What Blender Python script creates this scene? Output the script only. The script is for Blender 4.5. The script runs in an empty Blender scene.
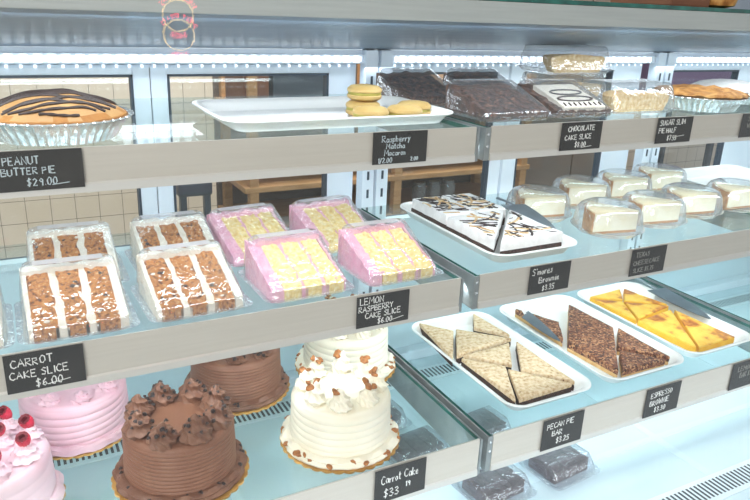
import bpy, bmesh, math, random
from math import sin, cos, pi, radians, sqrt
from mathutils import Vector, Matrix, noise

S = bpy.context.scene
COL = S.collection
rng = random.Random(7)

# ------------------------------------------------------------------ camera
Z0 = 1.12                      # height of the upper shelf above the floor
L1, L2, L3, DK = Z0, Z0 - .2873, Z0 - .5943, Z0 - .7643
YB = .55                       # rear wall of the case
cam = bpy.data.objects.new('camera', bpy.data.cameras.new('camera'))
COL.objects.link(cam)
yaw, pitch, roll = .4988, .3379, .0422
f = Vector((sin(yaw) * cos(pitch), cos(yaw) * cos(pitch), -sin(pitch)))
r = Vector((cos(yaw), -sin(yaw), 0)); u = r.cross(f)
r2 = r * cos(roll) + u * sin(roll); u2 = -r * sin(roll) + u * cos(roll)
CAMP = Vector((-.7838, -1.0246, .2028 + Z0))
m4 = Matrix((r2, u2, -f)).transposed().to_4x4(); m4.translation = CAMP
cam.matrix_world = m4
cam.data.sensor_width = 36; cam.data.lens = 697.689 / 750 * 36
cam.data.clip_start = .02
S.camera = cam

# ------------------------------------------------------------------ world, lights, exposure
S.view_settings.view_transform = 'Standard'; S.view_settings.look = 'None'
S.view_settings.gamma = 1; S.view_settings.use_curve_mapping = False
S.view_settings.exposure = 0.3
S.cycles.transparent_max_bounces = 48
S.cycles.max_bounces = 10
S.cycles.use_denoising = True
S.cycles.sample_clamp_indirect = 6
W = bpy.data.worlds.new('world'); S.world = W; W.use_nodes = True
W.node_tree.nodes['Background'].inputs[0].default_value = (.93, .96, 1, 1)
W.node_tree.nodes['Background'].inputs[1].default_value = .66

def area(name, loc, target, sx, sy, power, color=(1, 1, 1)):
    l = bpy.data.lights.new(name, 'AREA'); l.shape = 'RECTANGLE'; l.size = sx; l.size_y = sy
    l.energy = power; l.color = color
    o = bpy.data.objects.new(name, l); COL.objects.link(o); o.location = loc
    d = (Vector(target) - Vector(loc)).normalized()
    z = -d; x = Vector((1, 0, 0)); y = z.cross(x).normalized(); x = y.cross(z)
    mm = Matrix((x, y, z)).transposed().to_4x4(); mm.translation = loc
    o.matrix_world = mm
    return o
COOL = (.86, .94, 1)
area('shop_ceiling_light', (-2.1, -2.1, 2.6), (.1, 0, .9), 1.4, 1.4, 62, (1, .96, .91))
area('led_light_top_front', (.3, .035, L1 + .168), (.3, .2, L1 - .1), 2.6, .03, 3.6, COOL)
area('led_light_rear', (.3, .50, L1 + .062), (.3, .36, L1 - .35), 2.6, .03, 1.2, COOL)
area('led_light_under_upper_shelf', (.3, .02, L1 - .03), (.3, .3, L2), 2.6, .02, 3.6, COOL)
area('led_light_under_middle_shelf', (.3, .015, L2 - .03), (.3, .25, L3), 2.6, .02, 3.4, COOL)
area('led_light_under_lower_shelf', (.3, -.07, L3 - .04), (.3, .2, DK), 2.6, .02, 2.6, COOL)
area('deck_front_fill', (.3, -.30, L3 - .02), (.3, -.1, DK), 2.6, .02, 1.8, COOL)  # extra fill light over the deck front, no LED fitting here
area('kitchen_light', (.6, 1.3, 2.6), (.6, 1.3, 0), 2.0, .8, 95, (1, .95, .88))

# ------------------------------------------------------------------ materials
def lin(h):
    h = h.lstrip('#'); c = [int(h[i:i + 2], 16) / 255 for i in (0, 2, 4)]
    return tuple(x / 12.92 if x <= .04045 else ((x + .055) / 1.055) ** 2.4 for x in c) + (1,)

class NT:
    def __init__(self, name):
        self.m = bpy.data.materials.new(name); self.m.use_nodes = True
        self.t = self.m.node_tree; self.t.nodes.clear()
        self.out = self.n('ShaderNodeOutputMaterial')
    def n(self, typ, **kw):
        x = self.t.nodes.new(typ)
        for k, v in kw.items(): setattr(x, k, v)
        return x
    def l(self, a, b): self.t.links.new(a, b)
    def math(self, op, a, b=None):
        x = self.n('ShaderNodeMath', operation=op)
        for i, v in enumerate((a, b)):
            if v is None: continue
            if isinstance(v, (int, float)): x.inputs[i].default_value = v
            else: self.l(v, x.inputs[i])
        return x.outputs[0]

def mat(name, c1, c2=None, scale=40, rough=.6, bump=0, bscale=None, detail=4, metal=0, lo=.35, hi=.65, spec=.5, voro=False, c3=None, stretch=None, sss=0, stops=None):
    k = NT(name)
    p = k.n('ShaderNodeBsdfPrincipled')
    p.inputs['Roughness'].default_value = rough; p.inputs['Metallic'].default_value = metal
    p.inputs['Specular IOR Level'].default_value = spec
    if sss:
        p.inputs['Subsurface Weight'].default_value = sss; p.inputs['Subsurface Scale'].default_value = .01
        p.inputs['Subsurface Radius'].default_value = (1, .7, .5)
    tc = k.n('ShaderNodeTexCoord'); vec = tc.outputs['Object']
    if stretch:
        mp = k.n('ShaderNodeMapping'); mp.inputs['Scale'].default_value = stretch; k.l(vec, mp.inputs[0]); vec = mp.outputs[0]
    if c2:
        if voro:
            nz = k.n('ShaderNodeTexVoronoi'); nz.inputs['Scale'].default_value = scale; k.l(vec, nz.inputs['Vector'])
            sp = k.n('ShaderNodeSeparateColor'); k.l(nz.outputs['Color'], sp.inputs[0]); fac = sp.outputs[0]
        else:
            nz = k.n('ShaderNodeTexNoise'); nz.inputs['Scale'].default_value = scale; nz.inputs['Detail'].default_value = detail
            k.l(vec, nz.inputs['Vector']); fac = nz.outputs['Fac']
        rp = k.n('ShaderNodeValToRGB'); e = rp.color_ramp.elements
        e[0].position = lo; e[1].position = hi; e[0].color = lin(c1); e[1].color = lin(c2)
        if c3:
            x = e.new((lo + hi) / 2); x.color = lin(c3)
        if stops:
            e[0].position, e[0].color = stops[0][0], lin(stops[0][1]); e[-1].position, e[-1].color = stops[-1][0], lin(stops[-1][1])
            for q, cc in stops[1:-1]:
                x = e.new(q); x.color = lin(cc)
        k.l(fac, rp.inputs[0]); k.l(rp.outputs[0], p.inputs['Base Color'])
    else: p.inputs['Base Color'].default_value = lin(c1)
    if bump:
        n2 = k.n('ShaderNodeTexNoise'); n2.inputs['Scale'].default_value = bscale or scale; n2.inputs['Detail'].default_value = 3
        k.l(vec, n2.inputs['Vector'])
        b = k.n('ShaderNodeBump'); b.inputs['Strength'].default_value = bump; b.inputs['Distance'].default_value = .004
        k.l(n2.outputs['Fac'], b.inputs['Height']); k.l(b.outputs[0], p.inputs['Normal'])
    k.l(p.outputs[0], k.out.inputs[0])
    return k.m

def thin(name, tint, f0=.04, rough=.02, haze=0, hazec='#ffffff', bump=0, bscale=60, power=5, fmax=1, edge=0):
    """a thin clear sheet: see-through, with reflections that grow towards grazing angles"""
    k = NT(name)
    lw = k.n('ShaderNodeLayerWeight'); lw.inputs['Blend'].default_value = .5
    fac = k.math('ADD', k.math('MULTIPLY', k.math('POWER', lw.outputs['Facing'], power), fmax - f0), f0)
    tr = k.n('ShaderNodeBsdfTransparent'); tr.inputs[0].default_value = lin(tint)
    gl = k.n('ShaderNodeBsdfAnisotropic'); gl.inputs['Roughness'].default_value = rough
    base = tr.outputs[0]
    if haze:
        df = k.n('ShaderNodeBsdfDiffuse'); df.inputs[0].default_value = lin(hazec)
        tl = k.n('ShaderNodeBsdfTranslucent'); tl.inputs[0].default_value = lin(hazec)
        dm = k.n('ShaderNodeMixShader'); k.l(df.outputs[0], dm.inputs[1]); k.l(tl.outputs[0], dm.inputs[2])
        mx = k.n('ShaderNodeMixShader'); k.l(base, mx.inputs[1]); k.l(dm.outputs[0], mx.inputs[2])
        k.l(k.math('ADD', k.math('MULTIPLY', k.math('POWER', lw.outputs['Facing'], 2), edge), haze), mx.inputs[0])
        base = mx.outputs[0]
    mx = k.n('ShaderNodeMixShader'); k.l(fac, mx.inputs[0]); k.l(base, mx.inputs[1]); k.l(gl.outputs[0], mx.inputs[2])
    if bump:
        tc = k.n('ShaderNodeTexCoord'); n2 = k.n('ShaderNodeTexNoise'); n2.inputs['Scale'].default_value = bscale
        k.l(tc.outputs['Object'], n2.inputs['Vector'])
        b = k.n('ShaderNodeBump'); b.inputs['Strength'].default_value = bump; b.inputs['Distance'].default_value = .004
        k.l(n2.outputs['Fac'], b.inputs['Height']); k.l(b.outputs[0], gl.inputs['Normal'])
    k.l(mx.outputs[0], k.out.inputs[0])
    return k.m

def emit(name, col, s, period=0, axis=0, duty=.5, base=.25):
    k = NT(name); e = k.n('ShaderNodeEmission'); e.inputs[0].default_value = lin(col); e.inputs[1].default_value = s
    if period:
        tc = k.n('ShaderNodeTexCoord'); sp = k.n('ShaderNodeSeparateXYZ'); k.l(tc.outputs['Object'], sp.inputs[0])
        fr = k.math('FRACT', k.math('DIVIDE', sp.outputs[axis], period))
        d = k.math('LESS_THAN', fr, duty)
        k.l(k.math('ADD', k.math('MULTIPLY', d, s * (1 - base)), s * base), e.inputs[1])
    df = k.n('ShaderNodeBsdfDiffuse'); df.inputs[0].default_value = lin('#d6e4f2')
    ad = k.n('ShaderNodeAddShader'); k.l(e.outputs[0], ad.inputs[0]); k.l(df.outputs[0], ad.inputs[1])
    k.l((ad if period else e).outputs[0], k.out.inputs[0]); return k.m

def stripes(name, c_bar, c_slot, period, duty, y0, y1, rough=.4):
    k = NT(name); p = k.n('ShaderNodeBsdfPrincipled'); p.inputs['Roughness'].default_value = rough
    tc = k.n('ShaderNodeTexCoord'); sp = k.n('ShaderNodeSeparateXYZ'); k.l(tc.outputs['Object'], sp.inputs[0])
    fr = k.math('FRACT', k.math('ADD', k.math('DIVIDE', sp.outputs[0], period), 1000))
    a = k.math('LESS_THAN', fr, duty)
    a = k.math('MULTIPLY', a, k.math('GREATER_THAN', sp.outputs[1], y0))
    a = k.math('MULTIPLY', a, k.math('LESS_THAN', sp.outputs[1], y1))
    mx = k.n('ShaderNodeMix', data_type='RGBA'); k.l(a, mx.inputs[0]); mx.inputs[6].default_value = lin(c_bar); mx.inputs[7].default_value = lin(c_slot)
    k.l(mx.outputs[2], p.inputs['Base Color']); k.l(p.outputs[0], k.out.inputs[0]); return k.m

def tiles(name, c, grout, sx, sz, gw=.03, rough=.35):
    k = NT(name); p = k.n('ShaderNodeBsdfPrincipled'); p.inputs['Roughness'].default_value = rough
    tc = k.n('ShaderNodeTexCoord'); sp = k.n('ShaderNodeSeparateXYZ'); k.l(tc.outputs['Object'], sp.inputs[0])
    fx = k.math('FRACT', k.math('ADD', k.math('DIVIDE', sp.outputs[0], sx), 100))
    fz = k.math('FRACT', k.math('ADD', k.math('DIVIDE', sp.outputs[2], sz), 100))
    a = k.math('MAXIMUM', k.math('LESS_THAN', fx, gw), k.math('LESS_THAN', fz, gw))
    nz = k.n('ShaderNodeTexNoise'); nz.inputs['Scale'].default_value = 3; k.l(tc.outputs['Object'], nz.inputs['Vector'])
    rp = k.n('ShaderNodeValToRGB'); e = rp.color_ramp.elements; e[0].color = lin(c); e[1].color = lin('#d9cdbd'); e[0].position = .4; e[1].position = .7
    k.l(nz.outputs['Fac'], rp.inputs[0])
    mx = k.n('ShaderNodeMix', data_type='RGBA'); k.l(a, mx.inputs[0]); k.l(rp.outputs[0], mx.inputs[6]); mx.inputs[7].default_value = lin(grout)
    k.l(mx.outputs[2], p.inputs['Base Color']); k.l(p.outputs[0], k.out.inputs[0]); return k.m

M = dict(
    rail=mat('rail_aluminium', '#bfb9af', '#c3bdb3', 6, .5, stretch=(1, 1, 30)),
    rail_lip=mat('rail_lip', '#d2cfc9', rough=.3, metal=.3),
    steel=mat('bracket_steel', '#868c8d', '#959b9b', 30, .4, metal=.35),
    screw=mat('screw_steel', '#d8dadb', rough=.25, metal=.8),
    frame=mat('frame_white_blue', '#e0ebf6', '#e6eff8', 8, .3),
    frame_dark=mat('frame_gasket', '#33414f', rough=.5),
    rearpanel=mat('rear_panel', '#cddfe8', '#d8e6ed', 4, .3),
    deck=mat('deck_enamel', '#c8dde6', '#d0e3eb', 3, .1),
    seam=mat('deck_seam', '#d2e6ef', rough=.15),
    soffit=mat('soffit_metal', '#5d7082', '#697c8d', 5, .38, stretch=(.3, 6, 1), spec=.2),
    grille=stripes('intake_grille', '#d9e8ee', '#24303a', .0122, .5, -.022, .022),
    glass=thin('shelf_glass', '#f4faf9', .045, .01, fmax=.36),
    glass_edge=mat('glass_edge', '#0f4a42', '#1f6a5e', 30, .15),
    pane=thin('front_glass', '#fdfefe', .023, .0, fmax=.8),
    window=thin('window_glass', '#e6eef2', .06, .02),
    plastic=thin('clear_plastic', '#fdfdff', .13, .05, haze=.045, edge=.2, bump=.9, bscale=70, power=2.6, fmax=.8),
    plastic_flat=thin('dome_plastic', '#fafcff', .12, .12, haze=.10, edge=.2, bump=.5, bscale=40, power=2.4, fmax=.8),
    label=thin('lid_sheen_sticker', '#ffffff', .05, .25, haze=.5, hazec='#f3f1f4'),  # whitish film for lid-top reflections and a paper sticker
    tray=mat('white_melamine', '#f0f1ef', '#f6f6f4', 5, .22, sss=0),
    card=mat('chalkboard_card', '#242424', '#302e2c', 20, .55),
    chalk=mat('chalk', '#e9e9e6', rough=.9), chalk_dim=mat('faint_chalk', '#8f8f8a', rough=.9), chalk_blue=mat('bluish_chalk', '#bfcbd0', rough=.9),
    foil=mat('foil', '#dfe6e6', '#f3f6f6', 30, .22, bump=.25, bscale=70, metal=.75),
    pie=mat('peanut_filling', '#bd8d58', '#c99d69', 25, .5, bump=.15, bscale=30),
    crust=mat('pie_crust', '#a5692b', '#c08848', 40, .7, bump=.5, bscale=70),
    crust_top=mat('baked_crust_top', '#8f5a24', '#d3a05c', 45, .65, bump=.7, bscale=60, c3='#b57c3c'),
    chocsauce=mat('chocolate_drizzle', '#2e1b16', rough=.45),
    mac=mat('macaron_shell', '#be9d5d', '#cdb176', 20, .55, bump=.15, bscale=90),
    macfill=mat('matcha_filling', '#938c3c', '#a9a04c', 60, .7, bump=.4, bscale=120),
    choc=mat('chocolate_frosting', '#80533b', '#8b5f47', 30, .5, bump=.12, bscale=35, sss=.05),
    choc_rose=mat('chocolate_rosette', '#6e4530', '#825a43', 50, .5),
    chip=mat('chocolate_chip', '#2c1a14', rough=.35),
    board=mat('gold_board', '#c08a3e', '#d2a052', 40, .4, metal=.15),
    white_fr=mat('cream_frosting', '#eee6d0', '#f3ecda', 12, .5, bump=.1, bscale=25, sss=.08),
    pink_fr=mat('pink_frosting', '#e8b9c5', '#eec8d1', 14, .5, bump=.1, bscale=25, sss=.08),
    pale_pink=mat('pale_pink_frosting', '#edc8d2', '#f3d8df', 14, .5, bump=.1, bscale=25, sss=.08),
    rasp=mat('raspberry', '#b8122f', '#d22a48', 60, .35, bump=.3, bscale=160, sss=.05),
    rasp_in=mat('raspberry_hollow', '#6d0a1c', rough=.6),
    pecan=mat('pecan_nut', '#8e5526', '#b9793f', 120, .6, bump=.3, bscale=150),
    carrot=mat('carrot_crumb', '#7b4519', '#d69a4e', 150, .85, bump=1.0, bscale=130, detail=5, stops=[(.30, '#4a2612'), (.42, '#9a5a22'), (.52, '#c98640'), (.60, '#b8712d'), (.70, '#e8bd84')]),
    carrot_dark=mat('raisin', '#3b2017', rough=.5),
    slice_cream=mat('slice_cream', '#efe8d6', '#f6f1e4', 60, .6, bump=.35, bscale=90),
    lemon=mat('lemon_crumb', '#e2bb66', '#fbeebc', 130, .85, bump=.6, bscale=150, c3='#f6dd92', detail=5, lo=.28, hi=.68),
    slice_pink=mat('slice_pink_frosting', '#eaa6be', '#f1c0d1', 60, .55, bump=.35, bscale=80),
    slice_choc=mat('dark_cake_crumb', '#2a1913', '#553528', 95, .5, bump=1, bscale=90, stops=[(.36, '#23130e'), (.5, '#4f3023'), (.62, '#7a5340'), (.72, '#b08a6c')]),
    slice_chocfr=mat('dark_cake_frosting', '#3a241b', '#6a4736', 70, .35, bump=.8, bscale=70),
    brownie=mat('brownie', '#2c1b15', '#4a3024', 110, .8, bump=.8, bscale=140),
    brownie_wrapped=mat('wrapped_brownie', '#3a3038', '#574b52', 60, .45, bump=.7, bscale=80),
    marsh=mat('marshmallow', '#e9e6e4', '#f6f4f2', 40, .6, bump=.5, bscale=55),
    toast=mat('toasted_sugar', '#c89b62', '#e6cfa6', 60, .6),
    bar_top=mat('espresso_bar_top', '#bd9a6f', '#ddc7a4', 130, .8, bump=.5, bscale=110, detail=5, stops=[(.27, '#6e4a30'), (.335, '#c09d73'), (.45, '#d6bb94'), (.66, '#e6d3b3')]),
    pecan_top=mat('pecan_bar_top', '#4a2415', '#b4784a', 230, .5, bump=1.0, bscale=110, voro=True, stops=[(.05, '#3c1c12'), (.35, '#6d3a24'), (.7, '#96603f'), (.95, '#c9976a')]),
    shortbread=mat('shortbread', '#d2a76a', '#e3c088', 60, .8, bump=.4, bscale=90),
    lemon_top=mat('browned_lemon_top', '#f4c441', '#b7651d', 24, .45, bump=.1, bscale=60, detail=6, stops=[(.42, '#fad055'), (.52, '#f6bf44'), (.585, '#dc8f30'), (.68, '#a9581c')]),
    lemon_side=mat('lemon_curd', '#f2b522', '#f7c83f', 30, .5),
    cheese=mat('cheesecake', '#f1e4c0', '#f8efd6', 40, .6, bump=.2, bscale=60, sss=.05),
    cheese_top=mat('browned_cheesecake_top', '#f1dfb4', '#c98a4a', 18, .5, lo=.5, hi=.85),
    graham=mat('graham_crust', '#a3682f', '#c88f52', 80, .8, bump=.5, bscale=120),
    crumb=mat('sugar_crumb', '#c9a064', '#ecd9b0', 110, .8, bump=.8, bscale=110, c3='#dfc08a'),
    server=mat('server_steel', '#6f7a81', '#87929a', 8, .28, metal=.7),
    wood=mat('rack_wood', '#a47b50', '#b88f62', 12, .6, stretch=(1, 6, 6)),
    kraft=mat('kraft_card', '#6b4431', '#7a5039', 10, .8),
    darkbox=mat('dark_appliance', '#3a4149', '#4a525a', 6, .35),
    grayback=mat('rack_backing', '#6b6058', '#796d63', 4, .7),
    peach=mat('peach_card', '#d9ae8a', rough=.7), bluebin=mat('blue_bin', '#55799c', rough=.5), purple=mat('purple_box', '#7a6488', rough=.6),
    jar=thin('jar_glass', '#c9cdc9', .1, .05, haze=.15),
    floor=mat('floor_vinyl', '#9d968c', '#a8a196', 3, .4),
    top_rail=mat('top_rail_grey', '#a5aaa9', '#adb2b0', 6, .5, stretch=(1, 1, 30)),
    wrap=thin('wrap_plastic', '#fafcff', .12, .12, haze=.07, edge=.2, bump=1, bscale=80, power=2.4, fmax=.8),
    under_led=emit('shelf_led_diodes', '#f4f9ff', 3, .0255, 0, .35, .1),
    ceilmat=mat('ceiling_paint', '#e9e9e6', rough=.9),
    wallpaint=tiles('kitchen_tiles', '#cfc0ac', '#5f5a54', .105, .105, .022),
    wallgray=mat('wall_paint', '#8793a0', '#8f9ba7', 3, .8),
    led=emit('led_diodes', '#f1f8ff', 4, .0255, 0, .6, .22),
    led_reflection=emit('led_reflection_dots', '#f4f9ff', 1.2, .0255, 0, .22, .0),
    neon_red=emit('neon_red', '#ff3a4c', 30), neon_yellow=emit('neon_yellow', '#ffd27a', 20),
)

# ------------------------------------------------------------------ mesh helpers
def obj(name, bm, mats, parent=None, smooth=True, loc=None, rz=0, kind=None):
    me = bpy.data.meshes.new(name); bmesh.ops.recalc_face_normals(bm, faces=bm.faces); bm.to_mesh(me); bm.free()
    for mm in (mats if isinstance(mats, (list, tuple)) else [mats]): me.materials.append(M[mm] if isinstance(mm, str) else mm)
    if smooth:
        me.shade_smooth()
        try: me.set_sharp_from_angle(angle=radians(40))
        except Exception: pass
    o = bpy.data.objects.new(name, me); COL.objects.link(o)
    if parent: o.parent = parent
    if loc is not None: o.location = loc
    o.rotation_euler.z = rz
    if kind: o['kind'] = kind
    return o
def tag(o, label, cat, group=None):
    o['label'] = label; o['category'] = cat
    if group: o['group'] = group
    return o
def thing(name, label, cat, loc=(0, 0, 0), rz=0, group=None):
    o = bpy.data.objects.new(name, None); o.empty_display_size = .02; COL.objects.link(o)
    o.location = loc; o.rotation_euler.z = rz
    return tag(o, label, cat, group)
def dup(o, parent, loc, rot=(0, 0, 0), sc=1):
    c = o.copy(); COL.objects.link(c); c.parent = parent; c.location = loc; c.rotation_euler = rot
    c.scale = (sc,) * 3 if isinstance(sc, (int, float)) else sc
    return c
def BM(): return bmesh.new()
def box(bm, x0, x1, y0, y1, z0, z1, bev=0, mi=0):
    t = bmesh.new()
    v = [t.verts.new((x, y, z)) for x in (x0, x1) for y in (y0, y1) for z in (z0, z1)]
    for q in ((0, 1, 3, 2), (4, 6, 7, 5), (0, 4, 5, 1), (2, 3, 7, 6), (0, 2, 6, 4), (1, 5, 7, 3)): t.faces.new([v[i] for i in q])
    bmesh.ops.recalc_face_normals(t, faces=t.faces)
    if bev: bmesh.ops.bevel(t, geom=t.edges[:], offset=bev, segments=2, affect='EDGES', profile=.6)
    for fc in t.faces: fc.material_index = mi
    merge(bm, t)
def merge(bm, t):
    me = bpy.data.meshes.new('tmp'); t.to_mesh(me); t.free(); bm.from_mesh(me); bpy.data.meshes.remove(me)
def loft(bm, rings, cap0=False, cap1=False, closed=True, mi=0):
    R = [[bm.verts.new(p) for p in rg] for rg in rings]
    n = len(R[0])
    for a, b in zip(R, R[1:]):
        for i in range(n if closed else n - 1):
            j = (i + 1) % n
            fc = bm.faces.new((a[i], a[j], b[j], b[i])); fc.material_index = mi
    if cap0: bm.faces.new(R[0][::-1]).material_index = mi
    if cap1: bm.faces.new(R[-1]).material_index = mi
    return R
def lathe(bm, prof, n=48, mod=None, c=(0, 0), cap0=False, cap1=False, mi=0):
    rings = []
    for k, (rr, z) in enumerate(prof):
        rg = []
        for i in range(n):
            a = 2 * pi * i / n; q, zz = (rr, z) if mod is None else mod(rr, z, a, k)
            rg.append((c[0] + q * cos(a), c[1] + q * sin(a), zz))
        rings.append(rg)
    return loft(bm, rings, cap0, cap1, mi=mi)
def rrect(w, d, rad, z, n=6, cx=0, cy=0):
    pts = []
    rad = max(min(rad, w / 2 - 1e-4, d / 2 - 1e-4), 1e-4)
    for qx, qy, a0 in ((1, 1, 0), (-1, 1, pi / 2), (-1, -1, pi), (1, -1, 1.5 * pi)):
        for i in range(n + 1):
            a = a0 + pi / 2 * i / n
            pts.append((cx + qx * (w / 2 - rad) + rad * cos(a), cy + qy * (d / 2 - rad) + rad * sin(a), z))
    return pts
def tube(bm, pts, rad, n=6, mi=0, flat=1):
    pts = [Vector(p) for p in pts]; rings = []
    for i, p in enumerate(pts):
        t = (pts[min(i + 1, len(pts) - 1)] - pts[max(i - 1, 0)]).normalized()
        up = Vector((0, 0, 1)) if abs(t.z) < .9 else Vector((1, 0, 0))
        a = t.cross(up).normalized(); b = a.cross(t)
        rr = rad[i] if isinstance(rad, (list, tuple)) else rad
        rings.append([p + (a * cos(2 * pi * j / n) + b * sin(2 * pi * j / n) * flat) * rr for j in range(n)])
    loft(bm, rings, True, True, mi=mi)
def hblock(bm, x0, x1, y0, y1, nx, ny, top, z0, mi=0):
    """a block with a shaped top: top(x, y) is the height"""
    T = [[bm.verts.new((x0 + (x1 - x0) * i / nx, y0 + (y1 - y0) * j / ny, top(x0 + (x1 - x0) * i / nx, y0 + (y1 - y0) * j / ny))) for j in range(ny + 1)] for i in range(nx + 1)]
    B = [[bm.verts.new((T[i][j].co.x, T[i][j].co.y, z0 if not callable(z0) else z0(T[i][j].co.x, T[i][j].co.y))) for j in range(ny + 1)] for i in range(nx + 1)]
    F = []
    for i in range(nx):
        for j in range(ny):
            F.append(bm.faces.new((T[i][j], T[i + 1][j], T[i + 1][j + 1], T[i][j + 1])))
            F.append(bm.faces.new((B[i][j], B[i][j + 1], B[i + 1][j + 1], B[i + 1][j])))
    for i in range(nx):
        F.append(bm.faces.new((T[i][0], B[i][0], B[i + 1][0], T[i + 1][0]))); F.append(bm.faces.new((T[i][ny], T[i + 1][ny], B[i + 1][ny], B[i][ny])))
    for j in range(ny):
        F.append(bm.faces.new((T[0][j], T[0][j + 1], B[0][j + 1], B[0][j]))); F.append(bm.faces.new((T[nx][j], B[nx][j], B[nx][j + 1], T[nx][j + 1])))
    for fc in F: fc.material_index = mi
def nz(x, y, z=0, s=60): return noise.noise(Vector((x * s, y * s, z * s)))
def prism(bm, poly, z0, z1, bev=.003, rough=.0, sub=4, seed=0, mi=0):
    """a cut piece seen from above as poly, edges slightly ragged, top rounded"""
    n = len(poly); pts = []
    for i in range(n):
        a, b = Vector(poly[i]), Vector(poly[(i + 1) % n])
        for k in range(sub): pts.append(a + (b - a) * k / sub)
    cx = sum((p.x for p in pts)) / len(pts); cy = sum((p.y for p in pts)) / len(pts)
    def ring(off, z, jit):
        o = []
        for i, p in enumerate(pts):
            d = Vector((cx, cy)) - p; d.normalize()
            j = rough * noise.noise(Vector((p.x * 90, p.y * 90, z * 60 + seed)))
            o.append((p.x + d.x * (off + j), p.y + d.y * (off + j), z + (jit * noise.noise(Vector((p.x * 70, p.y * 70, seed + 5.1))))))
        return o
    rings = [ring(0, z0, 0), ring(-.0005, z0 + (z1 - z0) * .5, 0), ring(0, z1 - bev, 0), ring(bev * .5, z1 - bev * .25, rough * .4), ring(bev * 1.4, z1, rough * .5)]
    for q in (.3, .6):
        base = rings[4]
        rings.append([(x + (cx - x) * q, y + (cy - y) * q, z1 + rough * .5 * noise.noise(Vector((x * 50, y * 50, q * 9 + seed)))) for x, y, z in base])
    loft(bm, rings, True, True, mi=mi)

# ------------------------------------------------------------------ the room
bm = BM(); box(bm, -3.2, 4.8, -3.2, 2.5, -.05, 0); o = obj('floor', bm, 'floor', smooth=False, kind='structure')
bm = BM(); box(bm, -3.2, 4.8, -3.2, 2.5, 2.9, 2.95); o = obj('ceiling', bm, 'ceilmat', smooth=False, kind='structure')
bm = BM(); box(bm, -3.2, 4.8, 2.4, 2.5, 0, 1.30); o = obj('wall_back', bm, 'wallpaint', smooth=False, kind='structure')
bm = BM(); box(bm, -3.2, 4.8, 2.405, 2.5, 1.30, 2.9); o = obj('wall_back_upper', bm, 'wallgray', smooth=False, kind='structure')

# ------------------------------------------------------------------ the display case
XL, XR = -1.25, 2.3
case = thing('display_case', 'long white refrigerated bakery display case with lit glass shelves', 'display case')
bm = BM(); box(bm, XL, XR, -.42, YB + .05, DK - .05, DK, .004); obj('deck', bm, 'deck', case, False)
bm = BM()
for x in (-.98, -.45, .03, .53, 1.0): box(bm, x - .011, x + .011, -.235, .35, DK, DK + .0012)
box(bm, XL, XR, -.085, -.068, DK, DK + .0011)
obj('deck_seam', bm, 'seam', case, False)
bm = BM(); box(bm, XL, XR, -.36, YB, 0, DK - .05, .004); obj('cabinet_base', bm, 'rearpanel', case, False)
for y in (.415, -.268):
    bm = BM(); box(bm, XL - .1, XR - .1, -.034, .034, 0, .003, .001); obj('intake_grille', bm, 'grille', case, False, loc=(.1, y, DK))
bm = BM(); box(bm, XL, XR, YB - .012, YB + .03, DK, L1 - .35)
box(bm, XL, XR, YB - .03, YB, L1 - .352, L1 - .335, .002); obj('rear_panel', bm, 'rearpanel', case, False)
bm = BM(); box(bm, XL, XR, YB - .05, YB - .012, DK, DK + .03, .004); obj('rear_ledge', bm, 'frame', case, False)
bm = BM(); box(bm, XL, XR, YB - .02, YB + .03, L1 + .0665, L1 + .100, .003); obj('rear_top_rail', bm, 'frame', case, False)
# uprights with slots
for x0 in (-.985, .004, 1.0):
    for k in (0, 1):
        bm = BM(); xa = x0 + k * .041
        box(bm, xa, xa + .033, YB - .045, YB - .012, DK, L1 + .1, .002)
        z = DK + .03
        while z < L1 + .05:
            box(bm, xa + .0135, xa + .0195, YB - .0462, YB - .043, z, z + .022, 0, 1); z += .047
        obj('slotted_upright', bm, ['frame', 'frame_dark'], case, False)
# soffit, top rail, top glass
bm = BM(); loft(bm, [[(x, .0, L1 + .181), (x, YB - .02, L1 + .1), (x, YB - .02, L1 + .212), (x, 0, L1 + .212)] for x in (XL, XR)], True, True); obj('soffit', bm, 'soffit', case, False)
bm = BM(); box(bm, XL, XR, -.008, -.0005, L1 + .181, L1 + .2165, .0015); obj('top_rail', bm, 'top_rail', case, False)
bm = BM(); box(bm, XL, XR, -.008, YB + .03, L1 + .217, L1 + .2245)
obj('top_glass', bm, 'glass_edge', case, False)
# LED strips and their reflected row
bm = BM(); box(bm, XL, XR, YB - .034, YB - .0205, L1 + .069, L1 + .089, .001); obj('led_housing', bm, 'frame', case, False)
for xa, xb in ((XL, -.004), (.09, .975), (1.09, XR)):
    bm = BM(); box(bm, xa, xb, YB - .038, YB - .0345, L1 + .0725, L1 + .0845); obj('led_strip', bm, 'led', case, False)
    bm = BM(); box(bm, xa, xb, YB - .006, YB - .001, L1 + .0585, L1 + .0635); obj('led_reflection_strip', bm, 'led_reflection', case, False)  # lower glowing dots are drawn in place of the strip's reflection
# front glass: two panes, leaning back
top = Vector((0, -.012, L1 + .2168)); bot = Vector((0, -.418, DK))
ax = (top - bot)
for k, (nm, tilt, off) in enumerate((('outer_pane', 0, 0), ('inner_pane', -.0205, .0015))):
    bm = BM(); a2 = Matrix.Rotation(tilt, 3, 'X') @ ax
    p0 = top + Vector((0, off, 0)); p1 = p0 - a2
    v = [bm.verts.new((x, p.y, p.z)) for x, p in ((XL, p0), (XR, p0), (XR, p1), (XL, p1))]; bm.faces.new(v)
    obj(nm, bm, 'pane', case, False)

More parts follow.
